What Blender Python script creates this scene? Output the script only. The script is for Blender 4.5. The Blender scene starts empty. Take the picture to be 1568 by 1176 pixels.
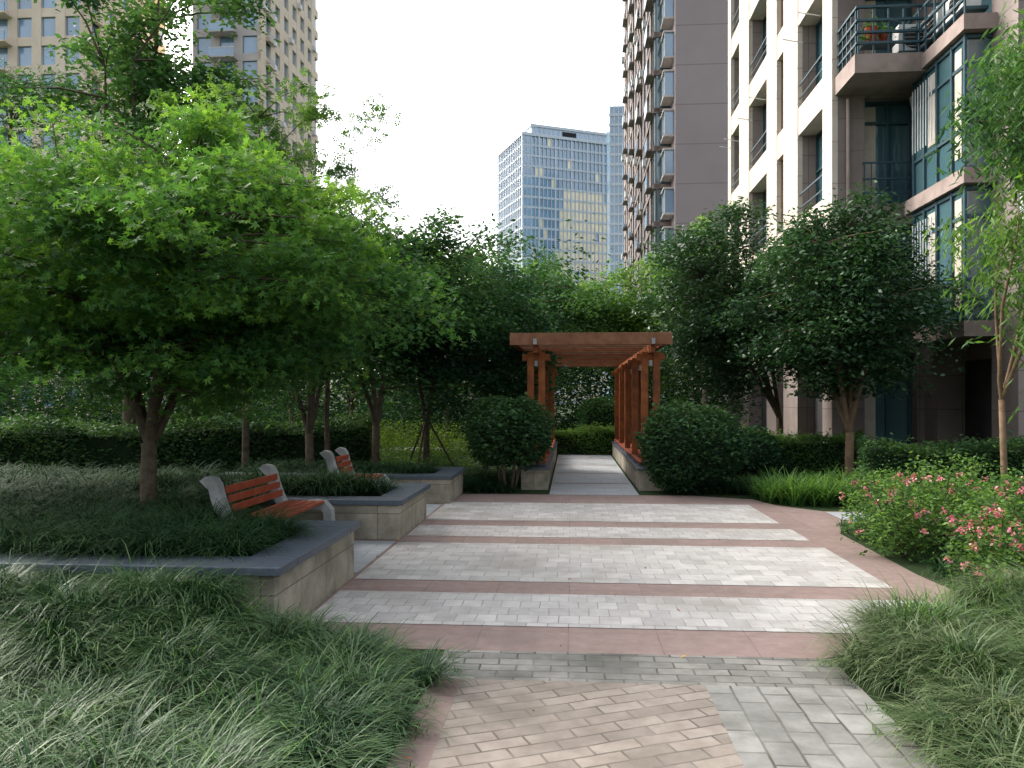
import bpy, math, numpy as np
from mathutils import Vector
TH=math.radians(4.29); CT,ST=math.cos(TH),math.sin(TH)
scene=bpy.context.scene
COL=scene.collection
# ------------------------------------------------------------ materials
def newmat(name):
    m=bpy.data.materials.new(name); m.use_nodes=True
    nt=m.node_tree; nt.nodes.clear()
    out=nt.nodes.new('ShaderNodeOutputMaterial')
    return m,nt,out
def rgb(c): return (c[0],c[1],c[2],1.0)
def mixc(nt,fac,a,b,mode='MIX'):
    n=nt.nodes.new('ShaderNodeMix'); n.data_type='RGBA'; n.blend_type=mode
    for s,v in ((n.inputs[0],fac),(n.inputs[6],a),(n.inputs[7],b)):
        if isinstance(v,bpy.types.NodeSocket): nt.links.new(v,s)
        elif isinstance(v,(int,float)): s.default_value=v
        else: s.default_value=rgb(v)
    return n.outputs[2]
def surf(name,c1,c2,rough=.8,scale=3.,bump=.15,tile=None,wall=False,spec=.3,metal=0.,stain=None):
    m,nt,out=newmat(name); N=nt.nodes; L=nt.links
    p=N.new('ShaderNodeBsdfPrincipled'); L.new(p.outputs[0],out.inputs[0])
    p.inputs['Roughness'].default_value=rough; p.inputs['Metallic'].default_value=metal
    p.inputs['Specular IOR Level'].default_value=spec
    tc=N.new('ShaderNodeTexCoord'); vec=tc.outputs['Object']
    no=N.new('ShaderNodeTexNoise'); no.inputs['Scale'].default_value=scale; no.inputs['Detail'].default_value=6; no.inputs['Roughness'].default_value=.65
    L.new(vec,no.inputs['Vector'])
    mr=N.new('ShaderNodeMapRange'); mr.inputs[1].default_value=.33; mr.inputs[2].default_value=.67; L.new(no.outputs[0],mr.inputs[0])
    col=mixc(nt,mr.outputs[0],c1,c2); h=no.outputs[0]
    if tile:
        w,hh,mo,mc,off,rot,vary=tile
        v2=vec
        if wall:
            sp=N.new('ShaderNodeSeparateXYZ'); L.new(vec,sp.inputs[0])
            ad=N.new('ShaderNodeMath'); L.new(sp.outputs[0],ad.inputs[0]); L.new(sp.outputs[1],ad.inputs[1])
            cb=N.new('ShaderNodeCombineXYZ'); L.new(ad.outputs[0],cb.inputs[0]); L.new(sp.outputs[2],cb.inputs[1]); v2=cb.outputs[0]
        mp=N.new('ShaderNodeMapping'); L.new(v2,mp.inputs[0]); mp.inputs['Rotation'].default_value=(0,0,rot)
        if not wall:
            nw=N.new('ShaderNodeTexNoise'); nw.inputs['Scale'].default_value=2.5; L.new(vec,nw.inputs['Vector'])
            vm=N.new('ShaderNodeVectorMath'); vm.operation='SCALE'; vm.inputs[3].default_value=.03; L.new(nw.outputs[1],vm.inputs[0])
            va=N.new('ShaderNodeVectorMath'); va.operation='ADD'; L.new(mp.outputs[0],va.inputs[0]); L.new(vm.outputs[0],va.inputs[1]); v3=va.outputs[0]
        else: v3=mp.outputs[0]
        b=N.new('ShaderNodeTexBrick'); L.new(v3,b.inputs['Vector'])
        b.inputs['Scale'].default_value=1; b.inputs['Brick Width'].default_value=w; b.inputs['Row Height'].default_value=hh
        b.inputs['Mortar Size'].default_value=mo; b.inputs['Mortar Smooth'].default_value=.3; b.offset=off
        b.inputs['Color1'].default_value=(1,1,1,1); b.inputs['Color2'].default_value=(vary,vary,vary,1); b.inputs['Mortar'].default_value=(1,1,1,1)
        col=mixc(nt,1.0,col,b.outputs['Color'],'MULTIPLY')
        fm=b.outputs['Fac']
        if not wall:
            nj=N.new('ShaderNodeTexNoise'); nj.inputs['Scale'].default_value=3.7; nj.inputs['Detail'].default_value=4; L.new(vec,nj.inputs['Vector'])
            rj=N.new('ShaderNodeMapRange'); rj.inputs[1].default_value=.35; rj.inputs[2].default_value=.6; rj.inputs[3].default_value=.45; L.new(nj.outputs[0],rj.inputs[0])
            mj=N.new('ShaderNodeMath'); mj.operation='MULTIPLY'; L.new(fm,mj.inputs[0]); L.new(rj.outputs[0],mj.inputs[1]); fm=mj.outputs[0]
        col=mixc(nt,fm,col,mc)
        sub=N.new('ShaderNodeMath'); sub.operation='MULTIPLY_ADD'; L.new(b.outputs['Fac'],sub.inputs[0]); sub.inputs[1].default_value=-1.0; L.new(no.outputs[0],sub.inputs[2]); h=sub.outputs[0]
    if stain:
        n2=N.new('ShaderNodeTexNoise'); n2.inputs['Scale'].default_value=stain[1]; n2.inputs['Detail'].default_value=8; L.new(vec,n2.inputs['Vector'])
        r2=N.new('ShaderNodeMapRange'); r2.inputs[1].default_value=.5; r2.inputs[2].default_value=.75; r2.inputs[4].default_value=stain[2]; L.new(n2.outputs[0],r2.inputs[0])
        col=mixc(nt,r2.outputs[0],col,stain[0])
    L.new(col,p.inputs['Base Color'])
    if bump:
        bp=N.new('ShaderNodeBump'); bp.inputs['Strength'].default_value=bump; bp.inputs['Distance'].default_value=.02
        L.new(h,bp.inputs['Height']); L.new(bp.outputs[0],p.inputs['Normal'])
    return m
def leafmat(name,dark,mid,light,trans=.35,rough=.45,spec=.35,nscale=.9):
    m,nt,out=newmat(name); N=nt.nodes; L=nt.links
    at=N.new('ShaderNodeAttribute'); at.attribute_name='var'
    tc=N.new('ShaderNodeTexCoord'); no=N.new('ShaderNodeTexNoise'); no.inputs['Scale'].default_value=nscale; L.new(tc.outputs['Object'],no.inputs['Vector'])
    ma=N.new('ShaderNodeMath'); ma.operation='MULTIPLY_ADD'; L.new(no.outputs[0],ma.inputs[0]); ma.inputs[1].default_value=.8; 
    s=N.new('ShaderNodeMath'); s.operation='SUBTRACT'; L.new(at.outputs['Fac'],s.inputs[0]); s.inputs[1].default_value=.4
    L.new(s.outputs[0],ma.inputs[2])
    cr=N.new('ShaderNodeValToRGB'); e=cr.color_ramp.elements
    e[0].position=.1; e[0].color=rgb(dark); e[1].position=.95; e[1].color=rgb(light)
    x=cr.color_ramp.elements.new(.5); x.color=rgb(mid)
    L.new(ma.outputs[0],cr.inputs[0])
    p=N.new('ShaderNodeBsdfPrincipled'); p.inputs['Roughness'].default_value=rough; p.inputs['Specular IOR Level'].default_value=spec
    L.new(cr.outputs[0],p.inputs['Base Color'])
    t=N.new('ShaderNodeBsdfTranslucent')
    tcx=mixc(nt,1.0,cr.outputs[0],(1.45,1.5,.8),'MULTIPLY'); L.new(tcx,t.inputs[0])
    mx=N.new('ShaderNodeMixShader'); mx.inputs[0].default_value=trans
    L.new(p.outputs[0],mx.inputs[1]); L.new(t.outputs[0],mx.inputs[2]); L.new(mx.outputs[0],out.inputs[0])
    return m
def glassmat(name,col,rough=.06,spec=.9):
    m,nt,out=newmat(name); N=nt.nodes; L=nt.links
    p=N.new('ShaderNodeBsdfPrincipled'); L.new(p.outputs[0],out.inputs[0])
    tc=N.new('ShaderNodeTexCoord'); no=N.new('ShaderNodeTexNoise'); no.inputs['Scale'].default_value=.35; L.new(tc.outputs['Object'],no.inputs['Vector'])
    c=mixc(nt,no.outputs[0],[v*.6 for v in col],[v*1.4 for v in col]); L.new(c,p.inputs['Base Color'])
    p.inputs['Roughness'].default_value=rough; p.inputs['Specular IOR Level'].default_value=spec; p.inputs['IOR'].default_value=1.7
    bp=N.new('ShaderNodeBump'); bp.inputs['Strength'].default_value=.04; L.new(no.outputs[0],bp.inputs['Height']); L.new(bp.outputs[0],p.inputs['Normal'])
    return m

M={}
M['ground']=surf('ground_soil',(.022,.035,.016),(.035,.06,.02),.95,1.2,.5,spec=.1)
M['soil']=surf('bed_soil',(.025,.024,.017),(.042,.036,.026),.95,8,.6,spec=.1)
M['pink']=surf('pink_granite',(.235,.165,.145),(.30,.22,.195),.8,9,.1,(.6,.6,.005,(.16,.12,.11),.0,0,.86),stain=((.16,.125,.11),1.3,.7))
M['white']=surf('pale_pavers',(.42,.40,.375),(.55,.53,.50),.75,6,.2,(.22,.22,.005,(.23,.21,.19),.5,0,.74),stain=((.26,.235,.20),.9,.85))
M['white_f']=surf('pale_small_pavers',(.41,.39,.37),(.53,.51,.485),.75,6,.2,(.15,.2,.005,(.23,.21,.19),.5,0,.76),stain=((.26,.235,.20),.9,.85))
M['corr']=surf('blue_grey_pavers',(.32,.34,.355),(.41,.43,.45),.7,6,.15,(.6,.3,.006,(.2,.2,.2),.5,0,.88),stain=((.26,.26,.26),1.5,.6))
M['grayb']=surf('grey_bricks',(.20,.195,.175),(.30,.29,.26),.85,7,.4,(.21,.105,.007,(.07,.065,.055),.5,0,.66),stain=((.06,.06,.05),1.6,1.))
M['grayp']=surf('grey_square_pavers',(.23,.23,.21),(.33,.325,.30),.85,7,.4,(.24,.15,.008,(.085,.08,.065),.5,math.pi/2,.68),stain=((.09,.09,.075),2.2,.95))
M['diag']=surf('buff_bricks',(.245,.205,.17),(.34,.295,.25),.85,7,.4,(.24,.1,.007,(.12,.10,.082),.5,math.radians(-24),.74),stain=((.14,.12,.10),1.7,.95))
M['coping']=surf('dark_granite_coping',(.045,.06,.08),(.08,.097,.12),.45,20,.1,(.9,2.,.004,(.02,.02,.02),.0,0,.9),spec=.4)
M['stone']=surf('buff_stone_wall',(.24,.215,.165),(.40,.36,.28),.85,5,.6,(.6,.3,.005,(.15,.13,.11),.0,0,.75),wall=True,stain=((.08,.072,.058),1.8,1.))
M['wood']=surf('varnished_wood',(.14,.038,.011),(.25,.076,.02),.55,7,.2,spec=.2,stain=((.065,.028,.014),3,.8))
M['woodold']=surf('weathered_wood',(.13,.055,.028),(.21,.105,.06),.8,6,.3,spec=.15)
M['redwood']=surf('red_slats',(.19,.036,.018),(.27,.065,.032),.65,8,.15,spec=.2)
M['concrete']=surf('concrete',(.20,.21,.205),(.29,.30,.30),.85,10,.2,stain=((.11,.11,.10),3,.9))
M['bark']=surf('bark',(.05,.038,.026),(.10,.08,.06),.95,14,.9,spec=.1)
M['barkpale']=surf('pale_bark',(.12,.08,.05),(.20,.14,.09),.9,12,.6,spec=.1)
M['cream']=surf('cream_stone',(.49,.425,.36),(.58,.51,.44),.75,2,.05,(1.2,.9,.012,(.32,.27,.22),.0,0,.92),wall=True,stain=((.40,.34,.28),.7,.5))
M['brown']=surf('taupe_stone',(.185,.148,.135),(.245,.20,.182),.7,2,.05,(1.0,.7,.010,(.10,.08,.075),.0,0,.88),wall=True,spec=.4,stain=((.14,.112,.10),.6,.6))
M['mauve']=surf('mauve_render',(.28,.235,.235),(.31,.265,.265),.85,.3,.0,(60,2.9,.05,(.22,.18,.18),.0,0,1.),wall=True)
M['ledge']=surf('ledge_paint',(.23,.18,.16),(.31,.25,.225),.8,3,.05,stain=((.15,.12,.105),2,.8))
M['tan']=surf('sunlit_tan_tile',(.60,.50,.39),(.70,.60,.48),.8,.4,.0)  # tan with warm sunlight put into the base colour
M['tgrey']=surf('tower_grey',(.44,.40,.385),(.52,.48,.46),.8,.4,.0)
M['frame']=surf('teal_metal',(.025,.06,.08),(.04,.085,.105),.45,5,.0,metal=.1)
M['white_m']=surf('white_metal',(.55,.57,.57),(.66,.68,.68),.5,5,.0,stain=((.35,.34,.3),4,.6))
M['dark']=surf('dark_interior',(.015,.015,.017),(.03,.03,.03),.9,2,.0)
M['glass']=glassmat('window_glass',(.06,.13,.15))
M['glassb']=glassmat('bluish_glass',(.15,.27,.40),.12)
M['glassw']=glassmat('sun_reflection_glass',(.75,.63,.40),.2)  # warm pane colour painted in place of the sun's reflection
M['curtain']=surf('window_curtain',(.4,.36,.3),(.55,.5,.43),.9,3,.1)
M['mull']=surf('curtain_wall_metal',(.50,.55,.61),(.57,.62,.68),.5,1,.0)
M['red']=surf('red_plastic',(.38,.05,.025),(.46,.07,.035),.6,4,0)
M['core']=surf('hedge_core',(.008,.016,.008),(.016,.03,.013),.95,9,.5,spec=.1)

LM={}
LM['maple']=leafmat('maple_leaf',(.022,.068,.025),(.065,.16,.038),(.19,.33,.05),.42,.6,.15)
LM['osm']=leafmat('glossy_leaf',(.011,.034,.018),(.028,.076,.03),(.065,.14,.045),.22,.45,.35)
LM['dark']=leafmat('deep_leaf',(.013,.040,.022),(.028,.08,.035),(.06,.14,.05),.3,.6,.12)
LM['deep']=leafmat('shaded_leaf',(.006,.02,.010),(.014,.042,.016),(.035,.085,.025),.3,.8,.05)
LM['mid']=leafmat('mid_leaf',(.022,.062,.028),(.055,.13,.044),(.12,.225,.06),.36,.6,.12)
LM['bright']=leafmat('bright_leaf',(.042,.098,.03),(.09,.18,.045),(.18,.30,.07),.4,.6,.15)
LM['yellow']=leafmat('yellow_green_leaf',(.06,.11,.02),(.13,.21,.03),(.26,.35,.05),.4,.6,.15)
LM['hedge']=leafmat('hedge_leaf',(.014,.042,.02),(.036,.09,.032),(.09,.17,.05),.25,.6,.15)
LM['grass']=leafmat('mondo_grass',(.009,.036,.014),(.028,.08,.025),(.095,.16,.06),.2,.45,.3,1.3)
LM['grassd']=leafmat('dark_mondo_grass',(.007,.022,.011),(.016,.046,.018),(.038,.082,.028),.15,.7,.08,1.3)
LM['grassr']=leafmat('dry_mondo_grass',(.022,.052,.018),(.058,.11,.035),(.19,.23,.12),.2,.45,.35,1.3)
LM['lily']=leafmat('lily_blades',(.03,.085,.02),(.07,.17,.035),(.15,.28,.055),.35,.5,.25)
LM['pink']=leafmat('pink_petals',(.50,.09,.17),(.64,.19,.27),(.80,.45,.48),.3)
LM['ora']=leafmat('dead_leaf',(.25,.08,.02),(.4,.15,.03),(.5,.3,.05),.2)

# ------------------------------------------------------------ mesh helpers
def mesh_np(name,V,F,mat,var=None,parent=None,smooth=False):
    me=bpy.data.meshes.new(name); n=len(V); m,k=F.shape
    me.vertices.add(n); me.vertices.foreach_set('co',V.astype(np.float32).ravel())
    me.loops.add(m*k); me.loops.foreach_set('vertex_index',F.astype(np.int32).ravel())
    me.polygons.add(m); me.polygons.foreach_set('loop_start',np.arange(0,m*k,k,dtype=np.int32))
    me.update(calc_edges=True)
    if var is not None:
        a=me.attributes.new('var','FLOAT','FACE'); a.data.foreach_set('value',var.astype(np.float32))
    me.materials.append(mat)
    if smooth: me.polygons.foreach_set('use_smooth',np.ones(m,dtype=bool))
    ob=bpy.data.objects.new(name,me); COL.objects.link(ob)
    if parent: ob.parent=parent
    return ob
def empty(name,cf=False,loc=(0,0,0)):
    e=bpy.data.objects.new(name,None); COL.objects.link(e); e.empty_display_size=.3; e.location=loc
    if cf: e.rotation_euler=(0,0,-TH)
    return e
class MB:
    def __init__(s): s.v=[]; s.f=[]; s.m=[]; s.mats=[]
    def mi(s,k):
        if k not in s.mats: s.mats.append(k)
        return s.mats.index(k)
    def box(s,x0,x1,y0,y1,z0,z1,mat):
        if x0>x1:x0,x1=x1,x0
        if y0>y1:y0,y1=y1,y0
        b=len(s.v)
        s.v+=[(x0,y0,z0),(x1,y0,z0),(x1,y1,z0),(x0,y1,z0),(x0,y0,z1),(x1,y0,z1),(x1,y1,z1),(x0,y1,z1)]
        s.f+=[(b,b+3,b+2,b+1),(b+4,b+5,b+6,b+7),(b,b+1,b+5,b+4),(b+1,b+2,b+6,b+5),(b+2,b+3,b+7,b+6),(b+3,b,b+4,b+7)]
        s.m+=[s.mi(mat)]*6
    def poly(s,pts,mat):
        b=len(s.v); s.v+=pts; s.f.append(tuple(range(b,b+len(pts)))); s.m.append(s.mi(mat))
    def tube(s,pts,rad,mat,n=7,cap=True):
        pts=[Vector(p) for p in pts]; b0=len(s.v); mi=s.mi(mat)
        for i,p in enumerate(pts):
            t=(pts[min(i+1,len(pts)-1)]-pts[max(i-1,0)]).normalized()
            a=t.cross(Vector((0,1,0.01)) if abs(t.z)>.5 else Vector((0,0,1))).normalized(); c=t.cross(a)
            for j in range(n):
                an=2*math.pi*j/n; q=p+(a*math.cos(an)+c*math.sin(an))*rad[i]; s.v.append(tuple(q))
        for i in range(len(pts)-1):
            for j in range(n):
                a=b0+i*n+j; b=b0+i*n+(j+1)%n; s.f.append((a,b,b+n,a+n)); s.m.append(mi)
        if cap:
            s.f.append(tuple(b0+(len(pts)-1)*n+j for j in range(n))); s.m.append(mi)
    def ribbon(s,path,t,y0,y1,mat):
        P=[Vector((p[0],p[1])) for p in path]; mi=s.mi(mat); b0=len(s.v); n=len(P)
        for i,p in enumerate(P):
            d=(P[min(i+1,n-1)]-P[max(i-1,0)]).normalized(); nr=Vector((-d.y,d.x))*t/2
            a=p+nr; c=p-nr
            s.v+=[(a.x,y0,a.y),(a.x,y1,a.y),(c.x,y1,c.y),(c.x,y0,c.y)]
        for i in range(n-1):
            b=b0+i*4
            for j in range(4): s.f.append((b+j,b+(j+1)%4,b+4+(j+1)%4,b+4+j)); s.m.append(mi)
        s.f.append((b0,b0+1,b0+2,b0+3)); s.m.append(mi)
        b=b0+(n-1)*4; s.f.append((b+3,b+2,b+1,b)); s.m.append(mi)
    def obj(s,name,parent=None,cf=False,bevel=0,smooth=False):
        me=bpy.data.meshes.new(name); me.from_pydata(s.v,[],s.f)
        for k in s.mats: me.materials.append(M[k] if k in M else LM[k])
        me.polygons.foreach_set('material_index',s.m)
        if smooth: me.polygons.foreach_set('use_smooth',[True]*len(s.f))
        me.update()
        ob=bpy.data.objects.new(name,me); COL.objects.link(ob)
        if parent: ob.parent=parent
        elif cf: ob.rotation_euler=(0,0,-TH)
        if bevel:
            bv=ob.modifiers.new('b','BEVEL'); bv.width=bevel; bv.segments=2; bv.limit_method='ANGLE'
        return ob

# ------------------------------------------------------------ foliage
def diamond(w,l=1.,ang=0.,z=.06):
    P=np.array([[0,0,0],[w/2,.45*l,z],[0,l,0],[-w/2,.45*l,z]],float)
    c,s=math.cos(ang),math.sin(ang); R=np.array([[c,-s,0],[s,c,0],[0,0,1]]); return P@R.T
TPL={'oval':diamond(.48),'long':diamond(.2,1.,0,.02),'round':diamond(.75)}
TPL['maple']=np.concatenate([diamond(.24,l,math.radians(a),.02) for a,l in ((-85,.6),(-42,.85),(0,1.),(42,.85),(85,.6))])
TPL['sprig']=np.concatenate([diamond(.3,.6,math.radians(a),.05)+np.array([[0,o,0]]) for a,o in ((-60,0),(60,.05),(-45,.3),(45,.35),(0,.5))])
def norm(a): return a/np.maximum(np.linalg.norm(a,axis=1,keepdims=True),1e-6)
def leaves(name,P,size,tpl,mat,rs,var,parent=None,flat=1.2,droop=.3,sz_var=.35):
    n=len(P); T=TPL[tpl]; k=len(T)
    ph=rs.uniform(0,2*math.pi,n)
    a=norm(np.stack([np.cos(ph),np.sin(ph),rs.normal(-droop,.35,n)],1))
    up=norm(rs.normal(0,1,(n,3))*.75+np.array([0,0,flat]))
    x=norm(np.cross(a,up)); nn=np.cross(x,a)
    R=np.stack([x,a,nn],1)
    s=size*rs.uniform(1-sz_var,1+sz_var,n)
    V=P[:,None,:]+s[:,None,None]*np.einsum('kc,ncd->nkd',T,R)
    F=np.arange(n*k).reshape(n*k//4,4)
    return mesh_np(name,V.reshape(-1,3),F,mat,np.repeat(var,k//4),parent)
def tree(name,base,cc,cr,ncl,clr,nl,size,tpl,lm,seed,trunk=.08,stems=4,fork=.9,flat=.55,shell=.45,bark='bark',lean=(0,0),droop=.3,stake=False,irr=.25,extra=None):
    rs=np.random.default_rng(seed); base=np.array(base,float); cc=np.array(cc,float); cr=np.array(cr,float)
    par=empty(name)
    d=norm(rs.normal(0,1,(ncl,3))); r=rs.uniform(0.02,1,ncl)**shell
    ph=rs.uniform(0,6.28,4)
    bump=1+irr*(np.sin(3*np.arctan2(d[:,1],d[:,0])+ph[0])*.6+np.sin(4*d[:,2]+ph[1])*.5+np.clip(rs.normal(0,.35,ncl),-.6,.6))
    C=cc+d*(r*bump)[:,None]*cr
    if extra is not None: C=np.concatenate([C,np.array(extra,float)]); ncl=len(C)
    b=MB()
    fk=base+np.array([lean[0],lean[1],fork])
    b.tube([base-[0,0,.1],base*.98+fk*.02,base*.5+fk*.5+rs.normal(0,.02,3),fk],[trunk*1.35,trunk*1.1,trunk*.95,trunk*.9],bark,9)
    limbs=[]
    for i in range(stems):
        an=2*math.pi*i/stems+rs.uniform(-.4,.4)
        end=cc+np.array([math.cos(an)*cr[0]*.5,math.sin(an)*cr[1]*.5,cr[2]*rs.uniform(-.1,.5)])
        if i==0: end=cc+np.array([0,0,cr[2]*.6])
        mid=fk*.55+end*.45+np.array([math.cos(an)*.1,math.sin(an)*.1,.12])
        pts=[fk,fk*.8+mid*.2+rs.normal(0,.015,3),mid,mid*.5+end*.5+rs.normal(0,.06,3),end]
        b.tube(pts,[trunk*.7,trunk*.6,trunk*.45,trunk*.3,trunk*.12],bark,7)
        limbs+=[pts[1]*(1-t)+pts[2]*t for t in (.3,.7,1)]+[pts[2]*(1-t)+pts[3]*t for t in (.4,.8)]+[pts[3]*(1-t)+pts[4]*t for t in (.1,.5,1)]
    LB=np.array(limbs)
    for c in C:
        j=np.argmin(np.linalg.norm(LB-c,axis=1)+.5*np.maximum(LB[:,2]-c[2],0)); s=LB[j]
        m=(s+c)/2+np.array([0,0,.08])+rs.normal(0,.05,3)
        b.tube([s,m,c],[trunk*.2,trunk*.13,trunk*.05],bark,4,False)
    b.obj('trunk_and_branches',par,smooth=True)
    k=np.maximum(rs.normal(nl,nl*.3,ncl),nl*.3).astype(int)
    idx=np.repeat(np.arange(ncl),k); n=len(idx)
    off=rs.normal(0,.55,(n,3)); rr=np.linalg.norm(off,axis=1,keepdims=True); off=off/np.maximum(1,rr/1.25)
    sc=clr*rs.uniform(.7,1.35,ncl)
    off=off*sc[idx][:,None]*np.array([1,1,flat])
    hd=np.linalg.norm(off[:,:2],axis=1)
    off[:,2]-=hd**2*.35/clr
    P=C[idx]+off
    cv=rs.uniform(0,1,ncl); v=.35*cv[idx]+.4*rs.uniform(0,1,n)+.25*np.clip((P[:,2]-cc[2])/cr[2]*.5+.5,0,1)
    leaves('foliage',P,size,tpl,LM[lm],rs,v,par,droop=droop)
    if stake:
        sb=MB()
        for an in (.3,2.4,4.5):
            p0=base+np.array([math.cos(an)*.7,math.sin(an)*.7,0]); sb.tube([p0,base+np.array([0,0,1.25])],[.02,.02],'bark',6)
        sb.obj('support_stakes',par)
    return par
def mass(name,C,R,nl,size,tpl,lm,seed):
    rs=np.random.default_rng(seed); ncl=len(C); idx=np.repeat(np.arange(ncl),nl); n=len(idx)
    off=rs.normal(0,.5,(n,3))*R[idx]
    P=C[idx]+off; P[:,2]=np.where(P[:,2]<.05,rs.uniform(.05,.5,n),P[:,2])
    v=.45*rs.uniform(0,1,ncl)[idx]+.55*rs.uniform(0,1,n)
    return leaves(name,P,size,tpl,LM[lm],rs,v)
def hedge(name,p0,p1,width,z1,dens,size,lm,seed,tpl='oval',wob=.06):
    rs=np.random.default_rng(seed); p0=np.array(p0,float); p1=np.array(p1,float)
    d=p1-p0; Ln=np.linalg.norm(d); d/=Ln; nn=np.array([-d[1],d[0]])
    par=empty(name)
    area=Ln*width+2*z1*(Ln+width); n=int(area*dens)
    w=np.array([Ln*width,Ln*z1,Ln*z1,width*z1,width*z1]); f=rs.choice(5,n,p=w/w.sum())
    a=rs.uniform(0,Ln,n); t=rs.uniform(-.5,.5,n)*width; z=rs.uniform(0,1,n)*z1
    z=np.where(f==0,z1,z); t=np.where(f==1,-width/2,t); t=np.where(f==2,width/2,t); a=np.where(f==3,0,a); a=np.where(f==4,Ln,a)
    wv=wob*(np.sin(a*2.1+seed)+np.sin(a*5.3+t*4)*.6)
    side=wob*1.6*np.sin(a*3.7+z*5)*(1-.3*np.sin(a*9.1+z*8))
    dep=np.abs(rs.normal(0,.06,n))
    z=np.where(f==0,z+wv-dep+rs.exponential(.035,n),z*(1+wv/z1)); t=t+np.where(f==1,-wv*.7-side*.6+dep,0)+np.where(f==2,wv*.7+side*.6-dep,0)
    P=np.stack([p0[0]+d[0]*a+nn[0]*t,p0[1]+d[1]*a+nn[1]*t,np.maximum(z,.03)],1)
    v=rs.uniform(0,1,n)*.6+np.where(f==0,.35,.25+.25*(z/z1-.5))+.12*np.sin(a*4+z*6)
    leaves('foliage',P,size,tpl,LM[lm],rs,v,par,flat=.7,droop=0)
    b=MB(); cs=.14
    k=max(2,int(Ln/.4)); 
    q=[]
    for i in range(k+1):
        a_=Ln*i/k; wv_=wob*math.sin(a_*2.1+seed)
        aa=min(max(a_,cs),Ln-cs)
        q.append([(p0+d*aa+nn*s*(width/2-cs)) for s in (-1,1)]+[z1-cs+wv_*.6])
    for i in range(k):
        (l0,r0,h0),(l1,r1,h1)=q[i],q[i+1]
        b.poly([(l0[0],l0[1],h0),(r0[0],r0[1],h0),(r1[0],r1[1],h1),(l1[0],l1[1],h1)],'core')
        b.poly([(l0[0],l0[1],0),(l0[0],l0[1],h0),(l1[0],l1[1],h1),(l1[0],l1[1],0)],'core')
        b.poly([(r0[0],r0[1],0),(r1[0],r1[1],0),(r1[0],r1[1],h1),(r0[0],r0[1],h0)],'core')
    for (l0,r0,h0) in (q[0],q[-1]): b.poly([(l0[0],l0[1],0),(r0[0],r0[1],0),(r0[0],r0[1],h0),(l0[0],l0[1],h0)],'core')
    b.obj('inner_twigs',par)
def ball_shrub(name,c,r,n,size,lm,seed,tpl='oval',stem=True):
    rs=np.random.default_rng(seed); par=empty(name); c=np.array(c,float); r=np.array(r,float)
    d=norm(rs.normal(0,1,(n,3)))
    bump=1+.07*np.sin(5*d[:,0]+seed)+.06*np.sin(7*d[:,1]+4*d[:,2])+.04*np.sin(13*d[:,0]+11*d[:,2])
    rad=(1-np.abs(rs.normal(0,.10,n))+rs.exponential(.03,n))*bump
    P=c+d*rad[:,None]*r; P[:,2]=np.maximum(P[:,2],.05)
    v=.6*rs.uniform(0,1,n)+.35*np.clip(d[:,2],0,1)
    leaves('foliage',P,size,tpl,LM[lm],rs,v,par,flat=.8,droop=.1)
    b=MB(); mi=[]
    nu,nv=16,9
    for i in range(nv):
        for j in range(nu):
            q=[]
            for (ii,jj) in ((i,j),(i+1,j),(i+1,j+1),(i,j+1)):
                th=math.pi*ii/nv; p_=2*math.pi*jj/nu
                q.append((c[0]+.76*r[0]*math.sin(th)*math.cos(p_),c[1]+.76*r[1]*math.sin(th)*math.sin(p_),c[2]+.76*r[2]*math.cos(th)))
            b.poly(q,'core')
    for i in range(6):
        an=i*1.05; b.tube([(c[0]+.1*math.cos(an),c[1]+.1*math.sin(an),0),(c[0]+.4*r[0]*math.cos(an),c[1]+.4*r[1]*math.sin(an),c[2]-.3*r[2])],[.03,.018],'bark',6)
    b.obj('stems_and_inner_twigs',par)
def sample(x0,x1,y0,y1,dens,mask,rs):
    n=int((x1-x0)*(y1-y0)*dens); x=rs.uniform(x0,x1,n); y=rs.uniform(y0,y1,n); k=mask(x,y); return x[k],y[k]
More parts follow.
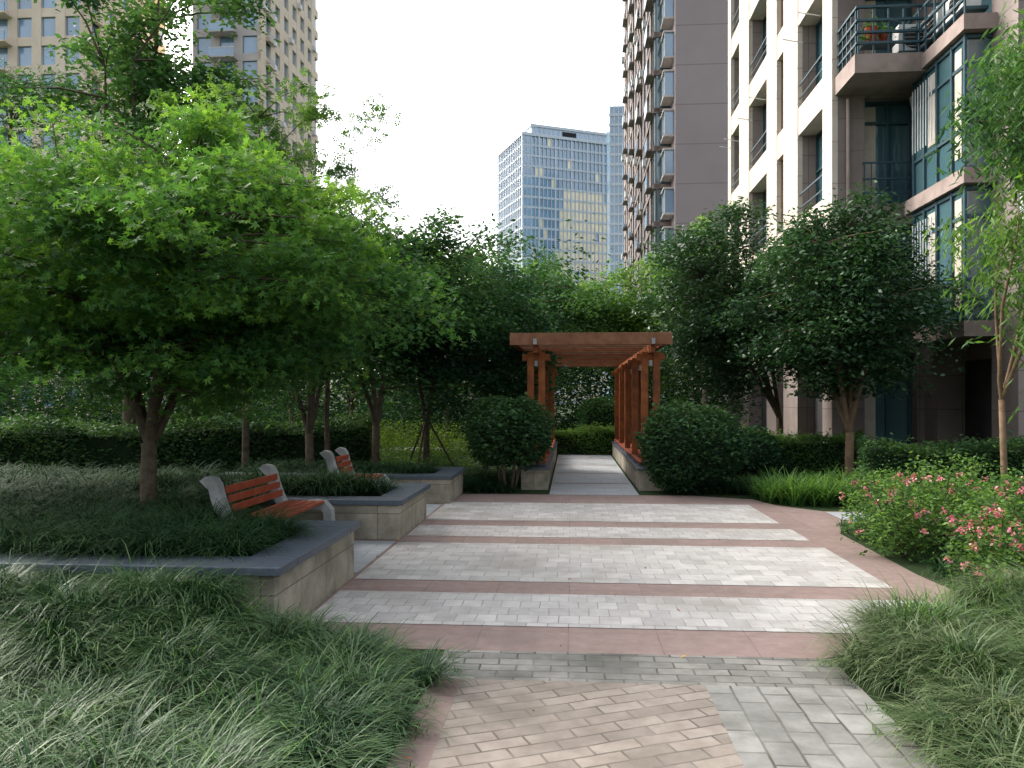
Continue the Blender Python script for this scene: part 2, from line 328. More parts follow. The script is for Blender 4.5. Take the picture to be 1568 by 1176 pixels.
def grass(name,x,y,z0,nb,L,w,lm,seed,th1=(1.5,2.7),th0=(.1,.8),lean=(0.,0.),parent=None,hf=None,spread=.03):
    rs=np.random.default_rng(seed); n=len(x)*nb; X=np.repeat(x,nb); Y=np.repeat(y,nb)
    z0=np.repeat(np.broadcast_to(np.asarray(z0,float),x.shape),nb)
    tv=np.repeat(rs.uniform(0,1,len(x)),nb)
    ph=rs.uniform(0,2*math.pi,n); 
    l=L*rs.uniform(.55,1.15,n)*np.repeat(rs.uniform(.8,1.15,len(x)),nb)
    if hf is not None: l=l*np.repeat(hf,nb)
    t0=rs.uniform(*th0,n); t1=rs.uniform(*th1,n)
    lx=lean[0]+np.repeat(rs.normal(0,.3,len(x)),nb); ly=lean[1]+np.repeat(rs.normal(0,.3,len(x)),nb)
    dx,dy=np.cos(ph),np.sin(ph)
    p=np.stack([X+dx*np.abs(rs.normal(0,spread,n)),Y+dy*np.abs(rs.normal(0,spread,n)),z0],1); rows=[]
    dx=dx+lx; dy=dy+ly; m=np.hypot(dx,dy)+1e-6; dx/=m; dy/=m
    S=4
    wd=np.stack([-dy,dx,np.zeros(n)],1)
    ws=[.8,1.,.9,.65,.1]
    for i in range(S+1):
        hw=(w*ws[i]*.5*rs.uniform(.8,1.2,n))[:,None]*wd
        rows.append(p-hw); rows.append(p+hw)
        th=t0+(t1-t0)*((i+.5)/S)**1.1
        p=p+np.stack([dx*np.sin(th),dy*np.sin(th),np.cos(th)],1)*(l/S)[:,None]
        p[:,2]=np.maximum(p[:,2],np.maximum(z0-.12,.01))
    V=np.stack(rows,1); k=2*(S+1)
    F=np.array([[2*i,2*i+1,2*i+3,2*i+2] for i in range(S)])[None]+ (np.arange(n)*k)[:,None,None]
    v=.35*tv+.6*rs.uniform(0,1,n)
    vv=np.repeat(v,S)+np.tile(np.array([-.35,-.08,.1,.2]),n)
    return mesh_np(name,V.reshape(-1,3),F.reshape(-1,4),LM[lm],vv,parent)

# ------------------------------------------------------------ world, sun, camera
E=math.radians(38); AZ=math.radians(-52)
w=bpy.data.worlds.new('World'); scene.world=w; w.use_nodes=True; nt=w.node_tree; nt.nodes.clear()
o=nt.nodes.new('ShaderNodeOutputWorld'); bg=nt.nodes.new('ShaderNodeBackground'); sk=nt.nodes.new('ShaderNodeTexSky')
sk.sky_type='NISHITA'; sk.sun_disc=False; sk.sun_elevation=E; sk.sun_rotation=AZ%(2*math.pi); sk.dust_density=6; sk.air_density=1.2; sk.ozone_density=1
hs=nt.nodes.new('ShaderNodeHueSaturation'); hs.inputs['Saturation'].default_value=.35; hs.inputs['Value'].default_value=3.2
nt.links.new(sk.outputs[0],hs.inputs['Color']); nt.links.new(hs.outputs[0],bg.inputs[0]); bg.inputs[1].default_value=.15; nt.links.new(bg.outputs[0],o.inputs[0])
S=Vector((math.sin(AZ)*math.cos(E),math.cos(AZ)*math.cos(E),math.sin(E)))
ld=bpy.data.lights.new('sun','SUN'); ld.energy=2.0; ld.angle=math.radians(14); ld.color=(1,.91,.78)
lo=bpy.data.objects.new('sun',ld); COL.objects.link(lo); lo.rotation_euler=S.to_track_quat('Z','Y').to_euler()
cd=bpy.data.cameras.new('camera'); cam=bpy.data.objects.new('camera',cd); COL.objects.link(cam); scene.camera=cam
cam.location=(0,0,1.6); cam.rotation_euler=(math.pi/2,0,0); cd.sensor_width=36; cd.lens=27.55; cd.shift_y=.0153; cd.clip_end=3000; cd.clip_start=.05
scene.view_settings.view_transform='Standard'; scene.view_settings.look='None'; scene.view_settings.exposure=0

# ------------------------------------------------------------ ground and paving
b=MB(); b.poly([(-900,-300,0),(900,-300,0),(900,1800,0),(-900,1800,0)],'ground'); b.obj('ground')
def sheet(name,pts,z,mat):
    b=MB(); b.poly([(p[0],p[1],z) for p in pts],mat); return b.obj(name,cf=True)
def rect(u0,u1,v0,v1): return [(u0,v0),(u1,v0),(u1,v1),(u0,v1)]
sheet('plaza_pavement',[(-3.6,4.96),(1.55,4.96),(2.4,5.4),(3.25,6.1),(3.15,7.4),(3.2,9.6),(3.5,10.4),(6.5,10.4),(6.5,11.5),(3.6,11.5),(3.1,12.1),(2.9,12.8),(2.0,13.2),(-3.6,13.2)],.004,'pink')
b=MB()
for pts,m in (([(-1.92,5.5),(2.5,5.5),(2.95,5.95),(2.8,6.42),(-1.92,6.42)],'white_f'),(rect(-1.92,2.72,6.85,8.65),'white'),(rect(-1.92,2.70,9.08,9.85),'white_f'),
    (rect(-1.92,2.68,10.3,12.1),'white'),(rect(3.6,6.5,10.55,11.4),'corr'),(rect(-3.3,-1.96,7.1,8.7),'corr'),(rect(-3.3,-1.96,10.6,11.8),'corr')):
    b.poly([(p[0],p[1],.008) for p in pts],m)
b.obj('pale_paving_bands',cf=True)
b=MB(); b.poly([(-.36,13.2,.006),(1.14,13.2,.006),(1.14,24.5,.006),(-.36,24.5,.006)],'corr'); b.poly([(-6,24.5,.006),(8,24.5,.006),(8,26,.006),(-6,26,.006)],'corr')
for v in (14.9,17,19.1,21.2): b.poly([(-.33,v,.010),(1.1,v,.010),(1.1,v+.12,.010),(-.33,v+.12,.010)],'pink')
b.obj('pergola_footpath',cf=True)
b=MB()
for pts,m in ((rect(-.62,.75,0,4.45),'diag'),(rect(-.8,-.62,0,4.45),'pink'),(rect(.75,1.6,0,4.45),'grayp'),(rect(-.8,1.6,4.45,4.96),'grayb')):
    b.poly([(p[0],p[1],.004) for p in pts],m)
b.obj('brick_footpath',cf=True)

# ------------------------------------------------------------ planters
def planter(u0,u1,v0,v1,h):
    b=MB(); t=.18
    b.box(u0,u1,v0,v0+t,0,h-.06,'stone'); b.box(u0,u1,v1-t,v1,0,h-.06,'stone'); b.box(u1-t,u1,v0+t,v1-t,0,h-.06,'stone')
    ov=.05; ct=.30
    b.box(u0,u1+ov,v0-ov,v0+ct,h-.06,h,'coping'); b.box(u0,u1+ov,v1-ct,v1+ov,h-.06,h,'coping'); b.box(u1-ct,u1+ov,v0+ct,v1-ct,h-.06,h,'coping')
    b.box(u0,u1-t,v0+t,v1-t,0,h-.08,'soil')
    return b.obj('stone_planter',cf=True,bevel=.008)
planter(-9,-1.95,5.05,6.95,.5); planter(-5.5,-1.95,8.8,10.5,.46); planter(-5.5,-1.85,11.9,13.4,.44)
b=MB(); b.box(-9,-3.4,6.97,8.78,0,.4,'soil'); b.box(-5.5,-3.4,10.54,11.86,0,.4,'soil'); b.box(-9,-5.51,8.79,11.5,0,.4,'soil'); b.obj('raised_bed_soil',cf=True)

# ------------------------------------------------------------ benches
def bench(u,v0,v1,z=0.0,hh=1.):
    e=empty('park_bench',cf=True)
    path=[(.62,0),(.63,.25),(.62,.36),(.57,.42),(.48,.43),(.2,.40),(.1,.43),(.05,.52),(-.0,.66),(-.03,.78),(-.055,.82),(-.09,.83),(-.12,.80)]
    for i,(a,c) in enumerate(((v0,v0+.13),(v1-.13,v1))):
        b=MB(); b.ribbon([(u+p[0],p[1]+z) for p in path],.10,a,c,'concrete'); b.box(u+.06,u+.2,a+.005,c-.005,z,z+.4,'concrete'); b.obj('side_frame_%d'%(i+1),e,bevel=.02)
    b=MB()
    for k in range(5): b.box(u+.17+k*.088,u+.24+k*.088,v0+.132,v1-.132,z+.452,z+.482,'redwood')
    b.obj('seat',e,bevel=.005)
    b=MB()
    for k in range(3):
        zz=z+.53+k*.088; x=u+.09-k*.03; b.box(x,x+.03,v0+.132,v1-.132,zz,zz+.07,'redwood')
    b.obj('backrest',e,bevel=.005)
bench(-3.32,7.12,8.65); bench(-3.4,10.9,11.75)

# ------------------------------------------------------------ pergola
e=empty('wooden_pergola',cf=True)
b=MB()
vs=[14.1,16.2,18.3,20.4,22.5]
for v in vs:
    for u in (-.72,-.52,1.31,1.52):
        b.box(u-.06,u+.06,v-.06,v+.06,.47,2.45,'wood')
b.obj('posts',e,bevel=.006)
b=MB()
for u in (-.62,1.415):
    b.box(u-.04,u+.04,13.7,23.1,2.42,2.58,'wood')
for v in vs:
    for u in (-.62,1.415): b.box(u-.25,u+.25,v-.04,v+.04,2.30,2.415,'wood')
b.box(-1.06,1.74,13.60,13.72,2.55,2.76,'woodold'); b.box(-1.06,1.74,23.1,23.2,2.56,2.74,'woodold')
b.box(-1.06,-.96,13.722,23.098,2.585,2.72,'wood'); b.box(1.64,1.74,13.722,23.098,2.585,2.72,'wood')
n=15
for i in range(n):
    v=14.0+i*(22.9-14.0)/(n-1); b.box(-.957,1.637,v-.04,v+.04,2.585,2.71,'woodold' if i%3 else 'wood')
b.obj('beams_and_rafters',e,bevel=.005)
b=MB()
for u in (-.62,1.415):
    b.box(u-.03,u+.03,13.57,13.597,2.56,2.66,'concrete')
    for v in vs: b.box(u-.03,u+.03,v-.068,v+.068,2.2,2.30,'concrete')
b.obj('metal_brackets',e)
b=MB()
for (a,c) in ((-.88,-.40),(1.19,1.66)):
    b.box(a,c,13.85,22.8,0,.36,'stone'); b.box(a-.03,c+.03,13.82,22.83,.36,.40,'coping')
    v=14.4
    while v<22.3:
        b.box(a+.03,c-.03,v-.05,v+.05,.402,.45,'concrete'); v+=.6
    for k in range(4): 
        x=a+.03+k*.113
        for i in range(len(vs)-1): b.box(x,x+.08,vs[i]+.1,vs[i+1]-.1,.453,.485,'redwood')
b.obj('side_benches',e,bevel=.006)

# ------------------------------------------------------------ near apartment building (right)
e=empty('apartment_building',cf=True)
FL=2.75; Z0=.25; U=5.66; H=27
b=MB()
ops=[(18.15,20.1),(21.4,22.1),(23.2,25.5),(26.9,28.3)]
b.box(U+.55,7.6,17.95,28.8,0,H,'brown'); b.box(8.2,18,14.8,30,0,H,'brown'); b.box(7.6,8.2,17.5,30,0,H,'brown')
ed=[17.5]+[x for o_ in ops for x in o_]+[28.8]
for i in range(0,len(ed),2):
    if i==0:
        b.box(U,U+.12,ed[0],ed[1],2.9,H,'cream'); b.box(U+.122,U+.548,ed[0]+.002,ed[1],2.9,H,'brown')
    else: b.box(U,U+.548,ed[i],ed[i+1],2.9,H,'cream')
    b.box(U,U+.548,ed[i],ed[i+1],0,2.898,'brown')
for oi,(o0,o1) in enumerate(ops):
    for k in range(0,10):
        zs=Z0+FL*k
        if k==0: continue
        b.box(U+.02,U+.546,o0,o1,zs-.30,zs+.38,'cream')
        b.box(U+.50,U+.545,o0,o1,zs+.38,zs+FL-.30,'glass')
        if (k+oi)%2: b.box(U+.492,U+.499,o0+.05,o0+(o1-o0)*.35,zs+.5,zs+FL-.4,'curtain')
        b.box(U+.12,U+.44,o1-.022,o1-.002,zs+.385,zs+FL-.305,'brown'); b.box(U+.12,U+.44,o0+.002,o0+.022,zs+.385,zs+FL-.305,'brown')
        n_=max(2,int((o1-o0)/.7)+1)
        for j in range(n_+1):
            v=o0+(o1-o0)*j/n_; b.box(U+.442,U+.49,max(o0,v-.035),min(o1,v+.035),zs+.38,zs+FL-.30,'frame')
        for zz in (zs+.38,zs+1.5,zs+FL-.36): b.box(U+.45,U+.489,o0,o1,zz,zz+.06,'frame')
        if o1-o0>1:
            b.box(U+.04,U+.07,o0,o1,zs+.95,zs+.98,'frame'); b.box(U+.04,U+.07,o0,o1,zs+.62,zs+.64,'frame')
            if k%2: b.tube([(U+.05,o0+.3,zs+1.9),(U-.45,o0+.3,zs+2.0)],[.012,.012],'white_m',6); b.tube([(U+.05,o1-.3,zs+1.9),(U-.45,o1-.3,zs+2.0)],[.012,.012],'white_m',6)
    b.box(U+.4,U+.54,o0,o1,0,2.3,'dark')
b.obj('west_facade',e)
def ac(b,u,v,z,face='s'):
    if face=='s':
        b.box(u,u+.8,v,v+.32,z,z+.56,'white_m'); b.tube([(u+.3,v-.002,z+.28),(u+.3,v-.012,z+.28)],[.22,.22],'dark',18)
        for i in range(5): b.box(u+.1,u+.5,v-.02,v-.013,z+.1+i*.09,z+.108+i*.09,'white_m')
    else:
        b.box(u,u+.32,v,v+.8,z,z+.56,'white_m'); b.tube([(u-.002,v+.3,z+.28),(u-.012,v+.3,z+.28)],[.22,.22],'dark',18)
        for i in range(5): b.box(u-.02,u-.013,v+.1,v+.5,z+.1+i*.09,z+.108+i*.09,'white_m')
b=MB()
b.box(U+.55,6.35,17.5,17.95,0,H,'brown'); b.box(7.45,7.6,17.5,17.95,0,H,'brown')
for k in range(0,10):
    zs=Z0+FL*k
    b.box(6.35,7.45,17.55,17.95,zs-.35,zs+.1,'brown'); b.box(6.35,7.45,17.85,17.9,zs+.1,zs+FL-.35,'glass')
    b.box(6.43,6.7,17.83,17.845,zs+.2,zs+FL-.45,'curtain')
    for u in (6.37,6.9,7.38): b.box(u,u+.06,17.77,17.828,zs+.1,zs+FL-.35,'frame')
    for zz in (zs+.1,zs+1.9,zs+FL-.41): b.box(6.35,7.45,17.78,17.826,zz,zz+.06,'frame')
    if k in (3,4,6,7,9):
        b.box(5.72,7.62,16.3,17.498,zs-.30,zs+.08,'ledge')
        for j in range(7):
            u=5.8+j*.297; b.box(u,u+.03,16.36,16.39,zs+.08,zs+1.05,'frame')
        for j in range(5): b.box(5.775,5.805,16.42+j*.25,16.45+j*.25,zs+.08,zs+1.05,'frame')
        for zz in (.30,.52,.76,1.03): 
            b.box(5.76,7.6,16.335,16.40,zs+zz,zs+zz+.045,'frame'); b.box(5.76,5.82,16.402,17.49,zs+zz,zs+zz+.045,'frame')
        ac(b,6.72,16.65,zs+.25); b.box(6.7,7.55,16.6,17.0,zs+.2,zs+.248,'frame')
    elif k>0:
        for zz in (.3,.6,.95): b.box(6.3,7.5,17.44,17.48,zs+zz,zs+zz+.035,'frame')
        for j in range(9): b.box(6.32+j*.145,6.34+j*.145,17.45,17.47,zs+.1,zs+.98,'frame')
# balcony clutter: pots, basin, towel
b.tube([(6.15,16.6,8.9),(6.15,16.6,9.06),(6.15,16.6,9.22)],[.09,.12,.14],'red',12)
b.box(5.95,6.6,16.5,16.75,8.84,8.88,'frame')
b.tube([(6.42,16.62,8.881),(6.42,16.62,9.1)],[.08,.11],'redwood',12)
b.box(5.95,6.25,16.9,17.2,8.35,8.8,'curtain')
b.tube([(7.42,17.4,3),(7.42,17.4,7.4),(7.3,17.42,8.1)],[.05,.05,.05],'white_m',8)
b.tube([(7.5,17.38,5.9),(7.45,17.3,6.6),(7.3,17.35,7.2),(7.42,17.4,7.7)],[.03,.03,.03,.03],'white_m',6)
b.tube([(5.98,17.44,0),(5.98,17.44,8.1)],[.04,.04],'ledge',8)
b.obj('south_balconies',e)
rs=np.random.default_rng(5)
for (px,py,pz) in ((6.15,16.6,9.28),(6.42,16.62,9.18),(5.95,16.5,9.0)):
    n=120; P=np.array([px,py,pz])+rs.normal(0,.09,(n,3)); leaves('potted_plant_leaves',P,.07,'oval',LM['mid'],rs,rs.uniform(0,1,n),e)
b=MB()
b.box(7.6,8.198,14.2,14.8,0,H,'brown'); b.box(7.6,8.198,16.9,17.498,0,H,'brown'); b.box(8.2,18,14.2,14.798,0,H,'brown')
b.box(8.15,8.198,14.8,16.9,0,2.4,'dark')
for k in range(1,10):
    zs=Z0+FL*k
    b.box(7.02,8.198,14.6,17.1,zs-.26,zs+.02,'ledge')
    b.box(7.62,8.198,14.8,16.9,zs+.02,zs+.1,'brown')
    if k%3!=0:
        b.box(7.16,7.20,14.8,16.9,zs+.02,zs+FL-.26,'glass'); b.box(7.2,7.6,14.80,14.84,zs+.02,zs+FL-.26,'glass'); 
        for v in (14.76,15.25,15.85,16.4,16.88): b.box(7.11,7.158,v,v+.06,zs+.02,zs+FL-.26,'frame')
        for zz in (.02,.75,1.9,2.4): b.box(7.12,7.157,14.82,16.88,zs+zz,zs+zz+.06,'frame'); b.box(7.16,7.6,14.752,14.798,zs+zz,zs+zz+.06,'frame')
        for j in range(8): b.box(7.03,7.045,15.9+j*.12,15.915+j*.12,zs+.9,zs+2.2,'white_m')
        b.box(7.145,7.152,14.95,15.2,zs+.3,zs+2.3,'curtain'); b.box(7.145,7.152,16.0,16.3,zs+.9,zs+2.3,'curtain')
    else:
        b.box(8.1,8.14,14.8,16.9,zs+.1,zs+FL-.26,'glass')
        for j in range(7): b.box(7.05,7.08,14.64+j*.39,14.67+j*.39,zs+.02,zs+1.,'frame')
        for zz in (.3,.62,.97): b.box(7.04,7.09,14.62,17.08,zs+zz,zs+zz+.045,'frame')
        ac(b,7.2,15.0,zs+.3,'w'); ac(b,7.2,16.0,zs+.3,'w'); b.box(7.15,7.6,14.9,16.9,zs+.24,zs+.298,'frame')
ac(b,7.62,13.85,4.6); ac(b,9.3,13.75,6.9)
for u in (7.6,9.0,10.4,11.8,13.2): 
    b.box(u,u+.42,13.95,14.198,0,H,'brown')
    b.box(u+.5,u+1.3,14.15,14.197,0,2.6,'dark')
    for k in range(1,9): b.box(u+.5,u+1.3,14.12,14.196,Z0+FL*k+.9,Z0+FL*k+2.3,'glass'); b.box(u+.88,u+.93,14.1,14.118,Z0+FL*k+.9,Z0+FL*k+2.3,'frame')
b.box(7.601,18,13.8,14.6,2.75,3.0,'ledge')
b.obj('wing',e)

# ------------------------------------------------------------ far apartment tower (right of the sky gap)
e=empty('apartment_tower',cf=True)
b=MB(); u0,v0=6.28,60.6; HT=66
b.box(u0+.5,u0+14,v0+.6,v0+33,0,HT,'mauve'); b.box(u0+1.35,u0+6.2,v0-2.5,v0+.6,0,HT,'mauve'); b.box(u0+6.5,u0+14,v0-.5,v0+.598,0,HT,'mauve')
for k in range(0,22):
    z=k*2.9+.6
    b.box(u0+.0,u0+.498,v0,v0+33,z-.25,z+.15,'ledge')
    for j in range(11):
        v=v0+.4+j*3
        b.box(u0+.2,u0+.49,v,v+1.9,z+.15,z+2.6,'glass'); b.box(u0+.12,u0+.198,v+.9,v+1.,z+.15,z+2.6,'frame'); b.box(u0+.12,u0+.197,v,v+.1,z+.15,z+2.6,'white_m')
        b.box(u0+.05,u0+.49,v+1.9,v+3,z+.15,z+2.65,'mauve' if j%2 else 'ledge')
        if j%3==0: b.box(u0-.45,u0-.01,v,v+1.9,z-.1,z+.0,'ledge'); b.box(u0-.45,u0-.40,v,v+1.9,z+.0,z+.9,'glassb')
        if (j*7+k*3)%4==0: b.box(u0-.3,u0-.0,v+2.0,v+2.7,z+.2,z+.8,'white_m')
    b.box(u0+.1,u0+1.345,v0-.0,v0+.55,z-.2,z+.1,'ledge')
    b.box(u0+.2,u0+1.25,v0+.1,v0+.5,z+.1,z+2.7,'glass')
    for u in (.18,.7,1.22): b.box(u0+u,u0+u+.07,v0+.03,v0+.098,z+.1,z+2.7,'frame')
    b.box(u0+.55,u0+1.348,v0-1.9,v0-.1,z+.2,z+.35,'tgrey'); b.box(u0+.7,u0+1.345,v0-1.8,v0-.2,z+.35,z+2.1,'glassb'); b.box(u0+.55,u0+1.347,v0-1.9,v0-.1,z+2.1,z+2.25,'tgrey')
    for v in (-1.85,-1.05,-.25): b.box(u0+.64,u0+.698,v0+v,v0+v+.08,z+.35,z+2.1,'white_m')
b.obj('tower_body',e)

# ------------------------------------------------------------ left towers
def tower(name,u0,u1,v0,v1,H,sm,em,seed):
    rs=np.random.default_rng(seed); e=empty(name,cf=True); b=MB()
    b.box(u0+.4,u1-.4,v0+.4,v1-.4,0,H,em)
    fl=2.9; nf=int(H/fl)
    nv=int((v1-v0)/2.6); dv=(v1-v0)/nv
    for j in range(nv): 
        b.box(u1-.39,u1,v0+j*dv,v0+j*dv+dv*.48,0,H,em)
    nu=max(3,int((u1-u0)/2.4)); du=(u1-u0)/nu
    for j in range(nu+1):
        a=u0+j*du; b.box(max(u0,a-.5),min(u1-.4,a+.5),v0,v0+.39,0,H,sm)
    for k in range(nf):
        z=k*fl
        b.box(u1-.388,u1-.03,v0,v1,z,z+1.1,em)
        b.box(u1-.39,u1-.3,v0+.02,v1,z+1.1,z+fl,'glassb')
        b.box(u0,u1-.4,v0+.05,v0+.388,z,z+.9,sm)
        b.box(u0,u1-.4,v0+.25,v0+.387,z+.9,z+fl,'glassb')
        b.box(u1-.39,u1+.5,v0+dv*.5,v0+dv*1.0,z,z+.12,em); b.box(u1+.42,u1+.5,v0+dv*.5,v0+dv*1.,z+.12,z+1.,sm)
        for j in range(nv):
            if rs.random()<.35: b.box(u1,u1+.4,v0+j*dv+.2,v0+j*dv+1.,z+.3,z+.9,'white_m')
        if nu>1: b.box(u0+du*.9,u0+du*2.0,v0-1.2,v0+.0,z,z+.15,sm); b.box(u0+du*.9,u0+du*2.,v0-1.2,v0-1.1,z+.15,z+1.05,'glassb'); b.box(u0+du*.9,u0+du*2.,v0-1.22,v0-1.08,z+1.05,z+1.15,'white_m')
    b.obj('tower_body',e)
tower('residential_tower',-43.6,-35.45,87.6,108,75,'tgrey','tan',3)  # east face relies on the warm tan to look sunlit
tower('residential_tower',-62,-49.2,76,92,62,'tan','tan',5)

# ------------------------------------------------------------ distant glass office
e=empty('glass_office_building',loc=(4,300,0)); e.rotation_euler=(0,0,math.radians(20))
b=MB(); W=37.6; D=28.6; HO=103
b.box(.3,W-.3,.3,D-.3,0,HO,'glassb')
nf=26; fh=HO/nf; nc=22; cw=W/nc
rs=np.random.default_rng(11)
for k in range(nf):
    z=k*fh
    b.box(0,W,-.05,.28,z,z+.8,'mull'); b.box(-.05,.28,.3,D,z,z+.8,'mull')
    for j in range(nc):
        if rs.random()<.05+(.9 if (j>8+ (k-12)*.15 and k<21) else 0): b.box(j*cw+.1,(j+1)*cw-.1,.15,.298,z+.8,z+fh,'glassw')  # block of warm panes imitates sun mirrored in the glass
for j in range(nc+1): 
    wd=.28 if j%4==0 else .1
    b.box(j*cw-wd,j*cw+wd,-.3,.25,0,HO,'mull')
for j in range(15): b.box(-.3,.25,j*D/14+.31-.12,j*D/14+.31+.12,0,HO,'mull')
b.box(4,W-1,1,D-3,HO,HO+4,'mull'); b.box(-.4,W+.3,-.4,D,HO,HO+1.1,'mull'); b.box(3.5,W-.8,.6,D-2.6,HO+4.01,HO+5,'mull')
for j in range(16): b.box(5+j*1.95,5+j*1.95+1.2,.9,.99,HO+1.4,HO+3.6,'glassb')
b.box(17,23,.85,.985,HO+1.5,HO+3.4,'dark')
b.box(.28,4.0,.0,.29,0,HO,'mull')
for k in range(nf): b.box(.6,3.7,-.1,-.02,k*fh+1,k*fh+fh-.2,'glassb')
b.obj('office_body',e)
e=empty('office_tower',cf=True); b=MB(); u,v=12.8,262
b.box(u,u+10,v,v+20,0,99,'glassb')
for k in range(30): b.box(u-.2,u+10.2,v-.2,v-.01,k*3.3,k*3.3+.9,'mull')
for j in range(8): b.box(u+j*1.4,u+j*1.4+.3,v-.4,v-.21,0,99.5,'mull')
b.obj('tower_body',e)

# ------------------------------------------------------------ trees
ex=[(-1.25,7.7,2.75),(-1.05,7.9,2.6),(-1.6,7.6,2.5),(-1.45,8.3,3.0),(-1.8,7.6,2.15),(-5.0,7.0,2.2),(-4.6,6.8,1.95),(-5.3,7.3,2.0),(-4.1,6.9,2.1),(-3.2,7.0,2.0),(-2.6,7.2,1.95)]
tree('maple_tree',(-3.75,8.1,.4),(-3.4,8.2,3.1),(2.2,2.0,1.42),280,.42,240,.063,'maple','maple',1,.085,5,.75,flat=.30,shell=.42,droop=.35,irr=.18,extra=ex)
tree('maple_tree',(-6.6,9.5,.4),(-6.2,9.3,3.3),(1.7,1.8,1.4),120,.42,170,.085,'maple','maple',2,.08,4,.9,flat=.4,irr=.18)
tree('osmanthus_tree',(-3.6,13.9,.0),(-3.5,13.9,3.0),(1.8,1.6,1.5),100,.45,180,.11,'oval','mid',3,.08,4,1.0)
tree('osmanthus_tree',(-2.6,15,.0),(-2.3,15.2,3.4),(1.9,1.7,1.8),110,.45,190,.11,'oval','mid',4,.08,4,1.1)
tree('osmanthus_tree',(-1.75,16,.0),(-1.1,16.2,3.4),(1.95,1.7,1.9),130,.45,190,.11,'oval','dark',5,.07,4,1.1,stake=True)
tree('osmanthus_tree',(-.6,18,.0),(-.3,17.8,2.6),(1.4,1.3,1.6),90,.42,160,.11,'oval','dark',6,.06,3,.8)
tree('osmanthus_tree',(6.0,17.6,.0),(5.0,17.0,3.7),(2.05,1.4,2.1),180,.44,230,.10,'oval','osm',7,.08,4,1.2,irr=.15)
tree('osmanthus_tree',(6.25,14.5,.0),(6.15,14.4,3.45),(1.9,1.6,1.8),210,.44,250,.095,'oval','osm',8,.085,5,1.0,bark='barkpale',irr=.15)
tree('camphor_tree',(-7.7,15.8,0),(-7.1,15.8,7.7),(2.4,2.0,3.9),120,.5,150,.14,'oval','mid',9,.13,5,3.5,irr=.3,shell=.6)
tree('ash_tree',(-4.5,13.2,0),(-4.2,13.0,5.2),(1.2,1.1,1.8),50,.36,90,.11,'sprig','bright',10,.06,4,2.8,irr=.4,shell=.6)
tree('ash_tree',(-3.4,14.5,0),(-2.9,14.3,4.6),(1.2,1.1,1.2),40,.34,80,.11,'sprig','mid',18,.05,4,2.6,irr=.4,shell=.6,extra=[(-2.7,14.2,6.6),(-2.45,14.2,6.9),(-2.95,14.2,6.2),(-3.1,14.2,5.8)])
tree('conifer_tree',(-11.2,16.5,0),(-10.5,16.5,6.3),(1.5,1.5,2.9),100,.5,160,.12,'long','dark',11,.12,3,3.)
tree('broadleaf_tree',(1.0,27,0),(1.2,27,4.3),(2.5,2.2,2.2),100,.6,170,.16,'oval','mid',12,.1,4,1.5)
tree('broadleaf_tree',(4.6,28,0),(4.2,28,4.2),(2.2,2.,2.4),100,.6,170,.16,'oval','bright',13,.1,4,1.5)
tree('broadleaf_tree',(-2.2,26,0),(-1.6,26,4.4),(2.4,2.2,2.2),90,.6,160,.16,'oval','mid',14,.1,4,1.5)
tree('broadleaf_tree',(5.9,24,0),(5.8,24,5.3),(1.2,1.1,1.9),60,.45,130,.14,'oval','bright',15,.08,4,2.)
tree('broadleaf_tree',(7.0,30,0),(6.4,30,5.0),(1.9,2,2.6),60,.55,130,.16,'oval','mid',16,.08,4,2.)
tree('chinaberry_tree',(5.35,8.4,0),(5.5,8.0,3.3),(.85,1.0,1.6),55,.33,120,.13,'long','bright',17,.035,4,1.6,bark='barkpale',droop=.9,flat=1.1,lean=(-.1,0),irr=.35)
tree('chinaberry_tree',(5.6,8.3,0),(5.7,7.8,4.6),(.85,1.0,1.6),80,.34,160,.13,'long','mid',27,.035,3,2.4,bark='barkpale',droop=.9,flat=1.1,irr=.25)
for i,(tx,ty) in enumerate(((-7.2,17.8),(-5.4,19.2),(-8.8,19.5),(-4.2,20.5))):
    tree('slender_tree',(tx,ty,0),(tx+.2,ty,3.5),(1.6,1.4,1.4),45,.5,130,.13,'oval','dark',200+i,.06,4,1.3)
# distant woodland
rs=np.random.default_rng(40)
n=380; C=np.stack([rs.uniform(-34,16,n),rs.uniform(32,44,n),rs.uniform(0,1,n)*6.4],1); C[:,2]+=np.sin(C[:,0]*.7)*.5
mass('distant_trees',C,np.full((n,3),1.6),260,.25,'oval','deep',41)
n=150; C=np.stack([rs.uniform(-22,-1.5,n),rs.uniform(22,28,n),rs.uniform(0.0,3.4,n)],1)
mass('woodland_understorey',C,np.tile([[1.1,1.,.7]],(n,1)),240,.14,'oval','deep',42)
n=75; C=np.stack([rs.uniform(-8.5,-.8,n),rs.uniform(17.6,20.5,n),rs.uniform(0.2,.85,n)],1)
mass('yellow_green_shrubs',C,np.tile([[.7,.5,.35]],(n,1)),240,.07,'oval','yellow',43)
n=24; C=np.stack([rs.uniform(-2.6,-.9,n),rs.uniform(15.6,17.4,n),rs.uniform(0.05,.35,n)],1)
mass('low_groundcover_shrubs',C,np.tile([[.5,.5,.25]],(n,1)),240,.06,'oval','bright',45)
n=100; C=np.stack([rs.uniform(-1.5,9,n),rs.uniform(28,33,n),rs.uniform(0.0,3.2,n)],1)
mass('garden_shrubs',C,np.tile([[1.,1.,.7]],(n,1)),240,.14,'oval','deep',44)

